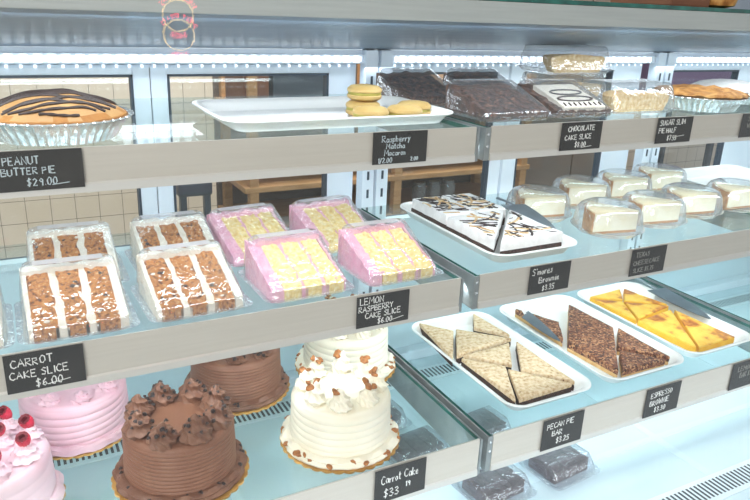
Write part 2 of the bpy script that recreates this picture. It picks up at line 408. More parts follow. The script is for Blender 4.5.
# sliding doors behind
def door(x0, x1, xw0, xw1, label, yo):
    d = thing('sliding_door', label, 'door', (0, YB + yo, 0), 0, 'rear sliding doors of the case')
    za, zb = L1 - .395, L1 + .066; w0, w1 = L1 - .345, L1 + .043
    bm = BM()
    for b in ((x0, xw0, za, zb), (xw1, x1, za, zb), (xw0, xw1, za, w0), (xw0, xw1, w1, zb)): box(bm, b[0], b[1], 0, .022, b[2], b[3], .002)
    obj('door_frame', bm, 'frame', d, False)
    bm = BM()
    for b in ((xw0, xw0 + .005, w0, w1), (xw1 - .005, xw1, w0, w1), (xw0, xw1, w1 - .005, w1), (xw0, xw1, w0, w0 + .005)): box(bm, b[0], b[1], -.001, .0225, b[2], b[3])
    obj('gasket', bm, 'frame_dark', d, False)
    bm = BM(); v = [bm.verts.new(p) for p in ((xw0, .011, w0), (xw1, .011, w0), (xw1, .011, w1), (xw0, .011, w1))]; bm.faces.new(v)
    obj('door_glass', bm, 'window', d, False)
door(XL, -.492, -1.15, -.527, 'leftmost rear sliding door, looking through to beige tiled wall', .0)
door(-.490, .0, -.455, -.073, 'rear sliding door left of the slotted uprights, showing dark shelving', .0)
door(.078, .472, .088, .432, 'rear sliding door just right of the slotted uprights', .0)
door(.480, .985, .528, .865, 'rear sliding door behind the cheesecake slices', .0)
door(1.08, XR, 1.12, 1.45, 'rightmost rear sliding door behind the lattice pie', .0)

# shelves
def shelf(x0, x1, yf, z, hgt, label, sides=True):
    s = thing('glass_shelf', label, 'shelf', (0, 0, z), 0, 'glass shelves of the case')
    bm = BM(); box(bm, x0, x1, yf + .004, .50, -.008, 0)
    for fc in bm.faces: fc.material_index = 0 if abs(fc.normal.z) > .5 or fc.calc_center_median().y > .49 else 1
    obj('glass_panel', bm, ['glass', 'glass_edge'], s, False)
    bm = BM(); prof = [(0, .003), (-.003, .003), (-.0035, -.004), (-.003, -hgt + .014), (-.0055, -hgt + .011), (-.0065, -hgt), (-.001, -hgt), (0, -hgt + .01)]
    loft(bm, [[(x, yf + a, b) for a, b in prof] for x in (x0 + .002, x1 - .002)], True, True)
    for fc in bm.faces:
        c = fc.calc_center_median()
        if c.z < -hgt + .0135 or c.z > .002: fc.material_index = 1
    obj('price_rail', bm, ['rail', 'rail_lip'], s, False)
    bm = BM(); box(bm, x0 + .01, x1 - .01, yf + .006, yf + .014, -hgt + .004, -hgt + .010); obj('shelf_led', bm, 'under_led', s, False)
    for xb in (x0 - .010, x1 + .002):
        bm = BM(); rings = []
        for x in (xb, xb + .003): rings.append([(x, yf, .0), (x, .50, 0), (x, .50, -.06), (x, yf + .05, -hgt), (x, yf, -hgt)])
        loft(bm, rings, True, True)
        box(bm, xb - .001, xb + .011 if xb < x0 else xb + .004, yf - .003, yf - .0005, -hgt, .0005)
        b = obj('bracket', bm, 'steel', s, False)
        if xb < x0:
            for zz in (-.012, -.034):
                bm = BM(); lathe(bm, [(.0028, 0), (.0028, .0012), (.0012, .002)], 10, None, (0, 0), True, True)
                q = obj('screw', bm, 'screw', b); q.rotation_euler = (pi / 2, 0, 0); q.location = (xb + .005, yf - .003, zz)
    return s
XS = -.028
shelf(1.01, 1.99, .0, L1, .060, 'upper glass shelf beyond the right frame edge')
shelf(1.01, 1.99, -.0081, L2, .0685, 'middle glass shelf beyond right frame edge, under the empty tray')
shelf(1.01, 1.99, -.1, L3, .0806, 'lower glass shelf beyond the right frame edge')
shelf(XL + .02, XS, .0, L1, .060, 'upper glass shelf on the left, carrying the peanut butter pie')
shelf(.002, .985, .0, L1, .060, 'upper glass shelf on the right, carrying boxed chocolate cake')
shelf(XL + .02, XS - .012, -.0081, L2, .0685, 'middle glass shelf on the left, carrying boxed cake slices')
shelf(.002, .985, -.0081, L2, .0685, 'middle glass shelf on the right, carrying cheesecake slices')
shelf(XL + .02, XS, -.1, L3, .0806, 'lower glass shelf on the left, carrying the round frosted cakes')
shelf(.002, .985, -.1, L3, .0806, 'lower glass shelf on the right, carrying three trays of bars')

# ------------------------------------------------------------------ price cards with hand lettering
G = {
 'A': [[(0, 0), (.35, 1), (.7, 0)], [(.13, .38), (.57, .38)]], 'B': [[(0, 0), (0, 1), (.45, .95), (.5, .75), (.05, .53), (.6, .4), (.55, .05), (0, 0)]],
 'C': [[(.6, .85), (.3, 1), (.03, .6), (.08, .2), (.35, 0), (.62, .15)]], 'D': [[(0, 0), (0, 1), (.4, .9), (.58, .5), (.4, .08), (0, 0)]], 'E': [[(.55, 1), (0, 1), (0, 0), (.58, 0)], [(0, .52), (.45, .52)]],
 'F': [[(.55, 1), (0, 1), (0, 0)], [(0, .52), (.4, .52)]], 'G': [[(.6, .85), (.3, 1), (.03, .6), (.08, .2), (.35, 0), (.6, .15), (.6, .42), (.35, .42)]],
 'H': [[(0, 1), (0, 0)], [(.6, 1), (.6, 0)], [(0, .5), (.6, .5)]], 'I': [[(.15, 1), (.15, 0)]], 'K': [[(0, 1), (0, 0)], [(.55, 1), (0, .45), (.6, 0)]],
 'L': [[(0, 1), (0, 0), (.5, 0)]], 'M': [[(0, 0), (.08, 1), (.38, .35), (.68, 1), (.78, 0)]], 'N': [[(0, 0), (0, 1), (.6, 0), (.6, 1)]],
 'O': [[(.3, 1), (.03, .6), (.1, .1), (.35, 0), (.62, .3), (.58, .8), (.3, 1)]], 'P': [[(0, 0), (0, 1), (.5, .95), (.55, .65), (.05, .48)]],
 'R': [[(0, 0), (0, 1), (.5, .95), (.52, .65), (.05, .5), (.6, 0)]], 'S': [[(.55, .9), (.3, 1), (.03, .78), (.5, .4), (.4, .03), (0, .1)]],
 'T': [[(0, 1), (.65, 1)], [(.32, 1), (.32, 0)]], 'U': [[(0, 1), (.03, .2), (.3, 0), (.58, .2), (.6, 1)]], 'W': [[(0, 1), (.2, 0), (.4, .7), (.6, 0), (.8, 1)]],
 'X': [[(0, 1), (.6, 0)], [(.6, 1), (0, 0)]], 'Y': [[(0, 1), (.3, .5), (.6, 1)], [(.3, .5), (.28, 0)]],
 'a': [[(.42, .5), (.15, .55), (.02, .25), (.15, 0), (.4, .15), (.43, .55), (.46, 0)]], 'b': [[(0, 1), (0, 0), (.35, .05), (.4, .4), (0, .5)]],
 'c': [[(.4, .5), (.15, .55), (.02, .25), (.15, 0), (.42, .08)]], 'e': [[(.02, .3), (.4, .33), (.3, .58), (.05, .45), (.08, .05), (.42, .05)]],
 'f': [[(.4, .95), (.2, .95), (.15, 0)], [(0, .55), (.35, .55)]], 'h': [[(0, 1), (0, 0), (0, .4), (.3, .55), (.36, 0)]], 'i': [[(.1, .55), (.1, 0)], [(.1, .75), (.1, .8)]],
 'k': [[(0, 1), (0, 0)], [(.35, .55), (0, .25), (.38, 0)]], 'm': [[(0, 0), (0, .55), (.22, .5), (.26, 0), (.28, .5), (.5, .5), (.54, 0)]], 'n': [[(0, 0), (0, .55), (.3, .5), (.36, 0)]],
 'o': [[(.2, .55), (.02, .3), (.15, 0), (.38, .15), (.38, .45), (.2, .55)]], 'p': [[(0, .55), (0, -.35)], [(0, .5), (.35, .5), (.38, .1), (0, .05)]], 'r': [[(0, .55), (.02, 0), (.05, .4), (.3, .55)]],
 's': [[(.35, .52), (.08, .5), (.3, .25), (.25, 0), (0, .05)]], 't': [[(.15, .9), (.15, .05), (.35, .05)], [(0, .6), (.35, .6)]], 'w': [[(0, .55), (.13, 0), (.27, .4), (.4, 0), (.53, .55)]],
 'y': [[(0, .55), (.2, .1)], [(.4, .55), (.05, -.35)]], 'u': [[(0, .55), (.05, .02), (.3, .05), (.36, .55), (.38, 0)]],
 '0': [[(.25, 1), (.02, .6), (.08, .1), (.3, 0), (.5, .35), (.45, .85), (.25, 1)]], '1': [[(.05, .75), (.22, 1), (.2, 0)]], '2': [[(0, .8), (.25, 1), (.48, .75), (.02, 0), (.52, .03)]],
 '3': [[(0, .9), (.3, 1), (.42, .75), (.12, .53), (.48, .3), (.3, 0), (0, .08)]], '5': [[(.5, 1), (.08, 1), (.04, .55), (.4, .58), (.45, .15), (.2, 0), (0, .08)]],
 '6': [[(.42, 1), (.1, .6), (.03, .2), (.25, 0), (.48, .2), (.35, .48), (.06, .35)]], '7': [[(0, 1), (.5, 1), (.2, 0)]], '8': [[(.25, .53), (.05, .78), (.25, 1), (.45, .78), (.25, .53), (.02, .25), (.25, 0), (.48, .25), (.25, .53)]],
 '9': [[(.45, .7), (.25, .5), (.05, .75), (.25, 1), (.45, .8), (.4, 0)]], '$': [[(.5, .85), (.25, .95), (.04, .75), (.46, .35), (.3, .08), (0, .15)], [(.26, 1.12), (.23, -.1)]],
 '.': [[(.05, .02), (.1, .06)]], '_': [[(0, 0), (.9, .1)]], "'": [[(.1, 1), (.05, .8)]], '/': [[(0, -.1), (.4, 1.1)]],
}
def text_width(s, h):
    w = 0
    for ch in s:
        if ch == ' ': w += .45 * h; continue
        w += (max(p[0] for st in G[ch] for p in st) + .2) * h
    return w
def write(bm, s, x, z, h, rad, y=0, slope=0, tr=None):
    x0 = x
    for ch in s:
        if ch == ' ': x += .45 * h; continue
        jz = rng.uniform(-.05, .05) * h; sc = rng.uniform(.92, 1.08)
        for st in G[ch]:
            pts = [(x + p[0] * h * sc, y, z + jz + p[1] * h * sc + (x - x0) * slope) for p in st]
            if tr: pts = [tr(p) for p in pts]
            tube(bm, pts, rad, 5, flat=1)
        x += (max(p[0] for st in G[ch] for p in st) + .2) * h
def card(x0, x1, zt, zb, yf, lines, label, chalk='chalk', underline=None):
    w, h = x1 - x0, zt - zb
    c = thing('price_card', label, 'price card', (x0, yf - .0035, zb), 0, 'chalkboard price cards')
    bm = BM(); box(bm, 0, w, -.0042, -.003, 0, h, .0004); obj('card_board', bm, 'card', c, False)
    bm = BM()
    for (s, fx, fz, fh, fw) in lines:
        hh = fh * h; tw = text_width(s, hh); k = min(1, fw * w / tw)
        def tr(p, k=k, ox=fx * w): return (ox + (p[0] - ox) * k, p[1], p[2])
        write(bm, s, fx * w, fz * h, hh, .00095, -.0043, .02, tr)
    if underline: tube(bm, [(underline[0] * w, -.0043, underline[1] * h), (underline[2] * w, -.0043, underline[3] * h)], .0006, 5)
    obj('lettering', bm, chalk, c, False)
card(-.80, -.6915, L1 + .003, L1 - .0515, 0, [('PEANUT', .10, .66, .2, .42), ('BUTTER PIE', .07, .4, .17, .62), ('$29.00', .34, .12, .19, .4)], 'black chalk card reading PEANUT BUTTER PIE below the foil pie', 'chalk_blue', (.62, .12, .82, .16))
card(-.242, -.136, L1 + .003, L1 - .0515, 0, [('Raspberry', .16, .68, .19, .56), ('Matcha', .24, .47, .17, .44), ('Macaron', .21, .26, .17, .54), ('1/2.00', .1, .04, .15, .4), ('2.00', .7, .06, .12, .22)], 'black chalk card reading Raspberry Matcha Macaron below the platter', 'chalk_blue')
card(.168, .274, L1 + .003, L1 - .0515, 0, [('CHOCOLATE', .16, .68, .18, .66), ('CAKE SLICE', .1, .38, .18, .8), ('$8.00', .36, .1, .18, .36)], 'black chalk card reading CHOCOLATE CAKE SLICE', 'chalk', (.52, .08, .78, .12))
card(.432, .54, L1 + .003, L1 - .0515, 0, [('SUGAR SLIM', .06, .7, .2, .86), ('PIE HALF', .06, .4, .18, .58), ('$7.55', .32, .1, .18, .4)], 'black chalk card reading SUGAR SLIM PIE HALF', 'chalk', (.5, .22, .8, .28))
card(.706, .81, L1 + .003, L1 - .0515, 0, [('SUGAR PIE', .2, .68, .2, .7), ('WHOLE', .2, .4, .18, .4)], 'black chalk card at the right frame edge of the upper shelf', 'chalk_dim')
card(-.823, -.7175, L2 + .003, L2 - .0585, -.0081, [('CARROT', .08, .66, .19, .54), ('CAKE SLICE', .05, .36, .18, .78), ('$6.00', .36, .08, .2, .4)], 'black chalk card reading CARROT CAKE SLICE', 'chalk', (.5, .1, .8, .16))
card(-.266, -.158, L2 + .0005, L2 - .0605, -.0081, [('LEMON', .06, .74, .2, .46), ('RASPBERRY', .04, .5, .17, .66), ('CAKE SLICE', .16, .28, .17, .72), ('$6.00', .4, .06, .17, .4)], 'black chalk card reading LEMON RASPBERRY CAKE SLICE', 'chalk', (.66, .1, .9, .17))
card(.125, .234, L2 + .003, L2 - .0585, -.0081, [("S'mores", .06, .68, .24, .5), ('Brownie', .24, .38, .22, .56), ('$3.35', .34, .08, .18, .42)], "black chalk card reading S'mores Brownie below the marshmallow tray")
card(.413, .523, L2 + .002, L2 - .061, -.0081, [('TEXAS', .12, .7, .17, .5), ('CHEESECAKE', .08, .4, .17, .76), ('SLICE $5.75', .1, .12, .15, .76)], 'black card with faint grey lettering below the cheesecake slices', 'chalk_dim')
card(-.264, -.155, L3 + .002, L3 - .070, -.1, [('Carrot Cake', .12, .56, .24, .74), ('$33', .18, .14, .24, .32), ('19', .6, .3, .16, .14)], 'black chalk card reading Carrot Cake below the white cake')
card(.129, .241, L3 + .002, L3 - .0715, -.1, [('PECAN PIE', .1, .68, .17, .66), ('BAR', .24, .42, .16, .26), ('$3.25', .36, .14, .17, .34)], 'black chalk card reading PECAN PIE BAR')
card(.43, .543, L3 + .002, L3 - .0715, -.1, [('ESPRESSO', .14, .66, .18, .62), ('BROWNIE', .14, .38, .18, .56), ('$3.30', .3, .12, .18, .34)], 'black chalk card reading ESPRESSO BROWNIE')
card(.728, .84, L3 + .002, L3 - .0715, -.1, [('LEMON', .2, .66, .18, .5), ('BAR $3.2', .3, .4, .18, .5)], 'black chalk card at the right frame edge of the lower shelf', 'chalk_dim')

# ------------------------------------------------------------------ round cakes
def scallop(bm, R, z0, z1, n, amp):
    def mod(rr, z, a, k): return (rr * (1 + amp * abs(cos(n * a / 2)) - amp), z)
    lathe(bm, [(.001, z0), (R * .9, z0), (R, z0), (R, z1), (R * .96, z1), (.001, z1)], n * 6, mod, cap0=True, cap1=True)
def rosette_bm(r, h, lobes=9):
    bm = BM(); prof = []
    N = 30
    for i in range(N + 1):
        t = i / N
        e = .86 + .14 * sin(pi / 2 * min(1, t / .22)) if t < .22 else 1 - .80 * ((t - .22) / .70) ** 1.1 if t < .92 else .2 * (1 - (t - .92) / .08)
        prof.append((max(r * e, .0006), h * t))
    def mod(rr, z, a, k):
        t = z / h; sp = a + 2 * pi * 2.6 * t
        fade = min(1, (1 - t) * 6)
        q = 1 + .11 * sin(sp) * fade + .095 * cos(lobes * (a + 1.6 * t)) * fade
        return (rr * q + .05 * r * sin(sp) * (t > .4) * fade, z + r * .05 * sin(sp + 1.2) * fade * min(1, t * 8))
    lathe(bm, prof, lobes * 8, mod, cap0=True, cap1=True)
    return bm
def nut_bm(s, seed):
    bm = BM(); bmesh.ops.create_icosphere(bm, subdivisions=2, radius=s)
    for v in bm.verts:
        k = 1 + .35 * noise.noise(v.co / s * 1.3 + Vector((seed, 0, 0))); v.co *= k; v.co.z *= .55; v.co.y *= .75
    return bm
def chip_bm(s):
    bm = BM(); lathe(bm, [(s, 0), (s * .95, s * .35), (s * .5, s * .9), (.0003, s * 1.25)], 8, None, cap0=True, cap1=True); return bm

def raspberry(parent, loc, rot):
    bm = BM(); rr = .0105; prof = []
    for i in range(10):
        t = i / 9; prof.append((rr * (.35 + .65 * sin(pi * (.12 + .55 * t))) * .98, -rr * 1.1 + 2.1 * rr * t))
    def mod(q, z, a, k): return (q * (1 + .09 * cos(9 * a + (k % 2) * pi)), z + .0006 * sin(9 * a))
    lathe(bm, prof, 54, mod, cap0=True)
    lathe(bm, [(prof[-1][0], prof[-1][1]), (rr * .52, prof[-1][1] - .001), (rr * .42, prof[-1][1] - .009)], 54, None, cap1=True, mi=1)
    o = obj('raspberry', bm, ['rasp', 'rasp_in'], parent); o.location = loc; o.rotation_euler = rot; return o

def cake(name, label, loc, RB, R, h, fr, rose, n_rose, r_rose, h_rose, ridge, amp, base_kind, topping, a0=0, ridge_tilt=0, dome=.004, ring=.74, group='round layer cakes', rose_rings=None):
    c = thing(name, label, 'cake', loc, 0, group)
    bm = BM(); scallop(bm, RB, 0, .004, 34, .035); obj('cake_board', bm, 'board', c, False)
    bm = BM(); z0 = .0042; prof = []
    nn = ridge * 8
    for i in range(nn + 1):
        t = i / nn
        z = z0 + (h - .012) * t
        prof.append((R * (1.03 - .03 * t) + amp * abs(sin(pi * ridge * t)) ** .7 - amp, z))
    rt = prof[-1][0]
    for i in range(1, 7):
        a = pi / 2 * i / 6; prof.append((rt - .010 * (1 - cos(a)), h - .012 + .012 * sin(a)))
    for q in (.8, .5, .2, .01): prof.append(((rt - .010) * q, h + dome * (1 - q * q)))
    def mod(rr, z, a, k):
        j = 1 + .006 * noise.noise(Vector((cos(a) * 2, sin(a) * 2, z * 60)))
        if k <= nn:
            zz = z + ridge_tilt * sin(a + .6) * h * .05 * sin(pi * k / nn)
            return (rr * j, zz)
        return (rr * j, z)
    lathe(bm, [(.01, z0)] + prof, 96, mod, cap0=True, cap1=True)
    obj('frosted_body', bm, fr, c)
    # piped border at the foot
    bm = BM(); rows = []
    nb = 14; NN = nb * 12
    def bring(off, z, ph):
        return [((R * 1.03 + off * (1 + .35 * abs(sin(nb * a / 2 + ph)) + .15 * noise.noise(Vector((cos(a) * 9, sin(a) * 9, z * 200))))) * cos(a), (R * 1.03 + off * (1 + .35 * abs(sin(nb * a / 2 + ph)))) * sin(a), z + .004 * sin(nb * a / 2 + ph) ** 2 * (off > 0)) for a in [2 * pi * i / NN for i in range(NN)]]
    wid = min(.014, (RB - R) * .62)
    for off, z, ph in ((-.004, .0042, 0), (wid * .9, .0045, 0), (wid, .0085, .1), (wid * .72, .0125, .25), (wid * .78, .0155, .5), (wid * .35, .020, .8), (-.004, .021, 1)): rows.append(bring(off, z, ph))
    loft(bm, rows); obj('piped_border', bm, rose if base_kind == 'chip' else fr, c)
    # rosettes
    ro = obj('rosette', rosette_bm(r_rose, h_rose), rose, c)
    spots = []
    rings = rose_rings or [(R * ring, n_rose, a0)]
    for rr, n, aa in rings:
        for i in range(n):
            a = aa + 2 * pi * i / n
            spots.append((rr * cos(a), rr * sin(a), a))
    for i, (x, y, a) in enumerate(spots):
        rot = (rng.uniform(-.1, .1), rng.uniform(-.1, .1), rng.uniform(0, 6))
        sc = rng.uniform(.93, 1.07)
        if i == 0: ro.location = (x, y, h - .001); ro.rotation_euler = rot
        else: dup(ro, c, (x, y, h - .001), rot, sc)
    ft = None
    def put(px, py, pz, s=1, src=None):
        return dup(src, c, (px, py, pz), (rng.uniform(-.7, .7), rng.uniform(-.7, .7), rng.uniform(0, 6)), s * rng.uniform(.75, 1.15))
    if topping == 'chips':
        src = obj('chocolate_chip', chip_bm(.0040), 'chip', c); src.location = (spots[0][0], spots[0][1], h + h_rose * .85)
        for (x, y, a) in spots:
            for k in range(10):
                b = rng.uniform(0, 2 * pi); t = rng.uniform(.25, .8); q = r_rose * (1.0 if t < .22 else 1 - .80 * ((t - .22) / .70) ** 1.1) * .99
                put(x + q * cos(b), y + q * sin(b), h + h_rose * t, 1, src)
        for k in range(32):
            b = rng.uniform(0, 2 * pi); q = R * 1.03 + rng.uniform(.003, .013); put(q * cos(b), q * sin(b), .0225 - (q - R) * .45, 1, src)
    if topping == 'pecans':
        src = obj('pecan_piece', nut_bm(.0078, 1.3), 'pecan', c); src.location = (spots[0][0], spots[0][1], h + h_rose * .95)
        for (x, y, a) in spots:
            for k in range(3):
                b = rng.uniform(0, 2 * pi); q = r_rose * rng.uniform(.3, .7); put(x + q * cos(b), y + q * sin(b), h + h_rose * rng.uniform(.72, .95), 1.1, src)
        for k in range(34):
            b = rng.uniform(0, 2 * pi); q = R * 1.03 + rng.uniform(.004, .016); put(q * cos(b), q * sin(b), .0235 - (q - R) * .55, rng.uniform(.7, 1.2), src)
    if topping == 'raspberries':
        for i, (x, y, a) in enumerate(spots):
            raspberry(c, (x, y, h + h_rose * 1.12), (rng.uniform(.3, .8), rng.uniform(-.5, .1), 0))
    return c
cake('carrot_cake', 'white frosted round cake topped with pecan pieces, nearest the rail', (-.274, .022, L3), .117, .095, .106, 'white_fr', 'white_fr', 8, .0190, .043, 7, .0022, 'nut', 'pecans', .35, .6, ring=.72)
cake('chocolate_cake', 'chocolate round cake with eight chip-topped rosettes, nearest the rail', (-.574, .046, L3), .119, .094, .106, 'choc', 'choc_rose', 8, .0255, .044, 13, .0017, 'chip', 'chips', .2, .1, ring=.74)
cake('pink_cake', 'pale pink ridged round cake in second row behind chocolate cake', (-.724, .262, L3), .106, .095, .098, 'pink_fr', 'pink_fr', 8, .021, .020, 7, .0022, 'ruffle', None, .1, 1.5)
cake('raspberry_cake', 'pale pink round cake topped with fresh raspberries, cut by left edge', (-.872, .080, L3), .110, .095, .098, 'pale_pink', 'pale_pink', 8, .021, .030, 5, .0012, 'ruffle', 'raspberries', .25, .5, rose_rings=[(.068, 8, .25), (.026, 3, .4)])
cake('chocolate_cake', 'chocolate round cake half hidden under the middle shelf, second row', (-.400, .283, L3), .115, .094, .100, 'choc', 'choc_rose', 8, .021, .026, 13, .0017, 'chip', 'chips', .5, .1)
cake('carrot_cake', 'white frosted round cake in second row, behind the pecan topped one', (-.140, .278, L3), .118, .096, .106, 'white_fr', 'white_fr', 8, .0190, .043, 7, .0022, 'nut', 'pecans', .1, .6)

# ------------------------------------------------------------------ boxed cake slices
def clamshell(label, loc, rz, w, d, topf, group, mat_='plastic', lid_strip=True, rad=.018, flange=.013):
    """a hinged clear box: base with a flange, lid whose height follows topf(y)"""
    c = thing('clear_clamshell', label, 'plastic box', loc, rz, group)
    bm = BM()
    loft(bm, [rrect(w - .016, d - .016, rad, .0015, cy=d / 2), rrect(w - .006, d - .006, rad, .009, cy=d / 2), rrect(w + flange, d + flange, rad, .0105, cy=d / 2)], True)
    obj('box_base', bm, mat_, c)
    bm = BM(); rings = [rrect(w + flange, d + flange, rad, .0115, cy=d / 2), rrect(w - .004, d - .004, rad, .0125, cy=d / 2)]
    for ins, q in ((.010, .55), (.018, .93), (.026, 1), (.05, 1), (.09, 1), (.13, 1)):
        ww, dd = max(w - ins * 1.0, .012), max(d - ins * 1.0, .012)
        rings.append([(x, y, .0165 + (topf(y / d) - .0165) * q) for x, y, z in rrect(ww, dd, rad, 0, cy=d / 2)])
    loft(bm, rings, False, True)
    obj('box_lid', bm, mat_, c)
    if lid_strip:  # pale strip serves as painted lid reflection and as paper sticker
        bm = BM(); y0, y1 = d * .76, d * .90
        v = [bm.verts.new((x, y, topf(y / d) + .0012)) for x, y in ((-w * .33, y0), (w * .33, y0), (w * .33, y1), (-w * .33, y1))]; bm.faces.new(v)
        obj('lid_sheen_label', bm, 'label', c, False)
    return c
def wedge_top(lo, hi, s0=.10, s1=.72):
    def t(v):
        if v < s0: return lo
        if v > s1: return hi
        return lo + (hi - lo) * (v - s0) / (s1 - s0)
    return t
def cake_slice(name, label, loc, rz, cols, w, d, t0, t1, group, seed, bits=None, smear=0):
    """a wedge of layer cake lying on its cut side: cols = [(width, material, part name)] from left to right"""
    c = thing(name, label, 'cake slice', loc, rz, group)
    total = sum(q[0] for q in cols); x = -w / 2; fb = BM(); fmat = None; z0 = .0
    def top(amp, dz=0):
        def g(px, py):
            t = max(0, min(1, py / d)); return z0 + t0 + (t1 - t0) * t + dz + amp * nz(px, py, seed, 110) + amp * .7 * nz(px, py, seed + 3, 45)
        return g
    for i, (cw, mm, nm) in enumerate(cols):
        x1 = x + cw / total * w
        edge = i in (0, len(cols) - 1)
        if nm == 'frosting':
            fmat = mm; e = 0 if edge else .004; hblock(fb, x - e, x1 + e, 0 if not edge else .002, d, 8, 34, top(.0036, -.0022 if not edge else .0012), 0)
        else:
            bm = BM(); hblock(bm, x, x1, 0, d - .010, 14, 40, top(.0040), 0)
            for v in bm.verts: v.co.x += .0045 * nz(v.co.x, v.co.y, seed + i * 3.3, 55)
            obj(nm, bm, mm, c)
        x = x1
    bt = t1 + .004
    hblock(fb, -w / 2 - .001, w / 2 + .001, d - .0118, d + .004, 30, 5, lambda px, py: bt + .006 * nz(px, py, seed, 60), 0)
    for k in range(smear):
        t_ = nut_bm(rng.uniform(.0022, .005), k + seed * 2); px, py = rng.uniform(-w * .45, w * .45), rng.choice((rng.uniform(.0, d * .35), rng.uniform(0, d * .9)))
        bmesh.ops.translate(t_, verts=t_.verts, vec=(px, py, top(0)(px, py) - .0005)); merge(fb, t_)
    obj('frosting', fb, fmat, c)
    if bits:
        for k in range(bits[1]):
            ci = rng.choice([j for j, q in enumerate(cols) if q[2] != 'frosting'])
            xa = -w / 2 + sum(q[0] for q in cols[:ci]) / total * w; xb = xa + cols[ci][0] / total * w
            px, py = rng.uniform(xa + .003, xb - .003), rng.uniform(.004, d - .02)
            bm = nut_bm(rng.uniform(.0026, .0048), k + seed); o = obj(bits[2], bm, bits[0], c); o.location = (px, py, top(0)(px, py) + .0005); o.rotation_euler = (rng.uniform(-.5, .5), rng.uniform(-.5, .5), rng.uniform(0, 6))
    return c
CARROT = [(.007, 'slice_cream', 'frosting'), (.034, 'carrot', 'cake_layer'), (.011, 'slice_cream', 'frosting'), (.031, 'carrot', 'cake_layer'), (.012, 'slice_cream', 'frosting'), (.034, 'carrot', 'cake_layer'), (.013, 'slice_cream', 'frosting')]
LEMON = [(.022, 'slice_pink', 'frosting'), (.033, 'lemon', 'cake_layer'), (.006, 'slice_pink', 'frosting'), (.033, 'lemon', 'cake_layer'), (.006, 'slice_pink', 'frosting'), (.033, 'lemon', 'cake_layer'), (.004, 'slice_pink', 'frosting')]
CHOC = [(.012, 'slice_chocfr', 'frosting'), (.030, 'slice_choc', 'cake_layer'), (.007, 'slice_chocfr', 'frosting'), (.030, 'slice_choc', 'cake_layer'), (.007, 'slice_chocfr', 'frosting'), (.030, 'slice_choc', 'cake_layer'), (.012, 'slice_chocfr', 'frosting')]
def boxed(kind, x, y, rz, where_slice, where_box, seed, z=L2, w=.158, d=.158, hi=.083, lo=.026):
    cols, nm, word, grp, bits = {'carrot': (CARROT, 'carrot_cake_slice', 'carrot cake slice', 'carrot cake slices', ('carrot_dark', 9, 'raisin')), 'lemon': (LEMON, 'lemon_raspberry_cake_slice', 'yellow and pink layer cake slice', 'lemon raspberry cake slices', None),
                                 'choc': (CHOC, 'chocolate_cake_slice', 'chocolate cake slice', 'chocolate cake slices', None)}[kind]
    ca, sa = cos(rz), sin(rz)
    clamshell(where_box, (x, y, z), rz, w, d, wedge_top(lo, hi), 'clear boxes of ' + grp)
    cy = .012
    return cake_slice(nm, where_slice, (x - sa * cy, y + ca * cy, z + .0025), rz, cols, w * .89, d * .84, lo - .007, hi - .017, grp, seed, bits, 16 if kind == 'carrot' else 2)
boxed('carrot', -.716, .000, 0, 'carrot cake slice at the front left, above the CARROT card', 'clear clamshell around the front left carrot cake slice', 1)
boxed('carrot', -.532, .004, .03, 'carrot cake slice at front, next to the pink slices', 'clear clamshell around the front carrot slice beside pink slices', 2)
boxed('carrot', -.700, .190, -.02, 'carrot cake slice in the back row, at the left', 'clear clamshell around back row carrot slice, at the left', 3)
boxed('carrot', -.512, .196, .02, 'carrot cake slice in back row, nearer the pink slices', 'clear clamshell around back row carrot slice nearer pink slices', 4)
boxed('carrot', -.890, .000, 0, 'carrot cake slice cut off by the left frame edge', 'clear clamshell cut off by the left frame edge', 5)
boxed('lemon', -.342, .004, .02, 'yellow pink slice at front left, beside the carrot slices', 'clear clamshell around the front yellow pink slice beside carrot slices', 6)
boxed('lemon', -.150, .006, .03, 'yellow pink slice at front right, above the LEMON card corner', 'clear clamshell around the front yellow pink slice nearest the shelf gap', 7)
boxed('lemon', -.350, .200, .10, 'yellow pink slice in the back row, at the left', 'clear clamshell around back row yellow pink slice, at the left', 8)
boxed('lemon', -.168, .204, .10, 'yellow pink slice in back row, nearest the uprights', 'clear clamshell around back row yellow pink slice nearest the uprights', 9)
# chocolate cake slices, upper shelf
boxed('choc', .100, .030, 0, 'dark chocolate cake slice at front, above the shelf gap', 'clear clamshell with dark chocolate slice at front of upper shelf', 11, L1, .170, .165, .066, .022)
boxed('choc', .275, .035, -.05, 'chocolate cake slice striped with white icing', 'clear clamshell with the white striped chocolate slice', 12, L1, .158, .165, .064, .02)
boxed('choc', .040, .235, .03, 'chocolate cake slice in back row, beside the macarons', 'clear clamshell with back row chocolate slice beside the macarons', 13, L1, .150, .16, .070, .026)
boxed('choc', .215, .235, 0, 'chocolate cake slice in back row, behind the white striped one', 'clear clamshell with back row chocolate slice behind white striped one', 14, L1, .150, .16, .070, .026)
# white icing stripes on the second slice
sl = [o for o in COL.objects if o.get('label', '') == 'chocolate cake slice striped with white icing'][0]
def ict(px, py): return .0135 + .0345 * py / .12
bm = BM(); hblock(bm, -.050, .056, .004, .114, 14, 18, lambda px, py: ict(px, py) + .0062 + .0012 * nz(px, py, 3, 60), lambda px, py: ict(px, py) - .004)
obj('white_icing', bm, 'slice_cream', sl)
bm = BM()
for y0, hw, hh in ((.040, .044, .012), (.072, .040, .012)):
    tube(bm, [(.004 + hw * cos(2 * pi * k / 30), y0 + hh * sin(2 * pi * k / 30), ict(0, y0 + hh * sin(2 * pi * k / 30)) + .0072) for k in range(31)], .0028, 6, flat=.6)
for k in range(8): tube(bm, [(-.044 + k * .013, .008, ict(0, .008) + .007), (-.041 + k * .013, .02, ict(0, .02) + .007)], .0018, 6)
obj('chocolate_drizzle', bm, 'chocsauce', sl)

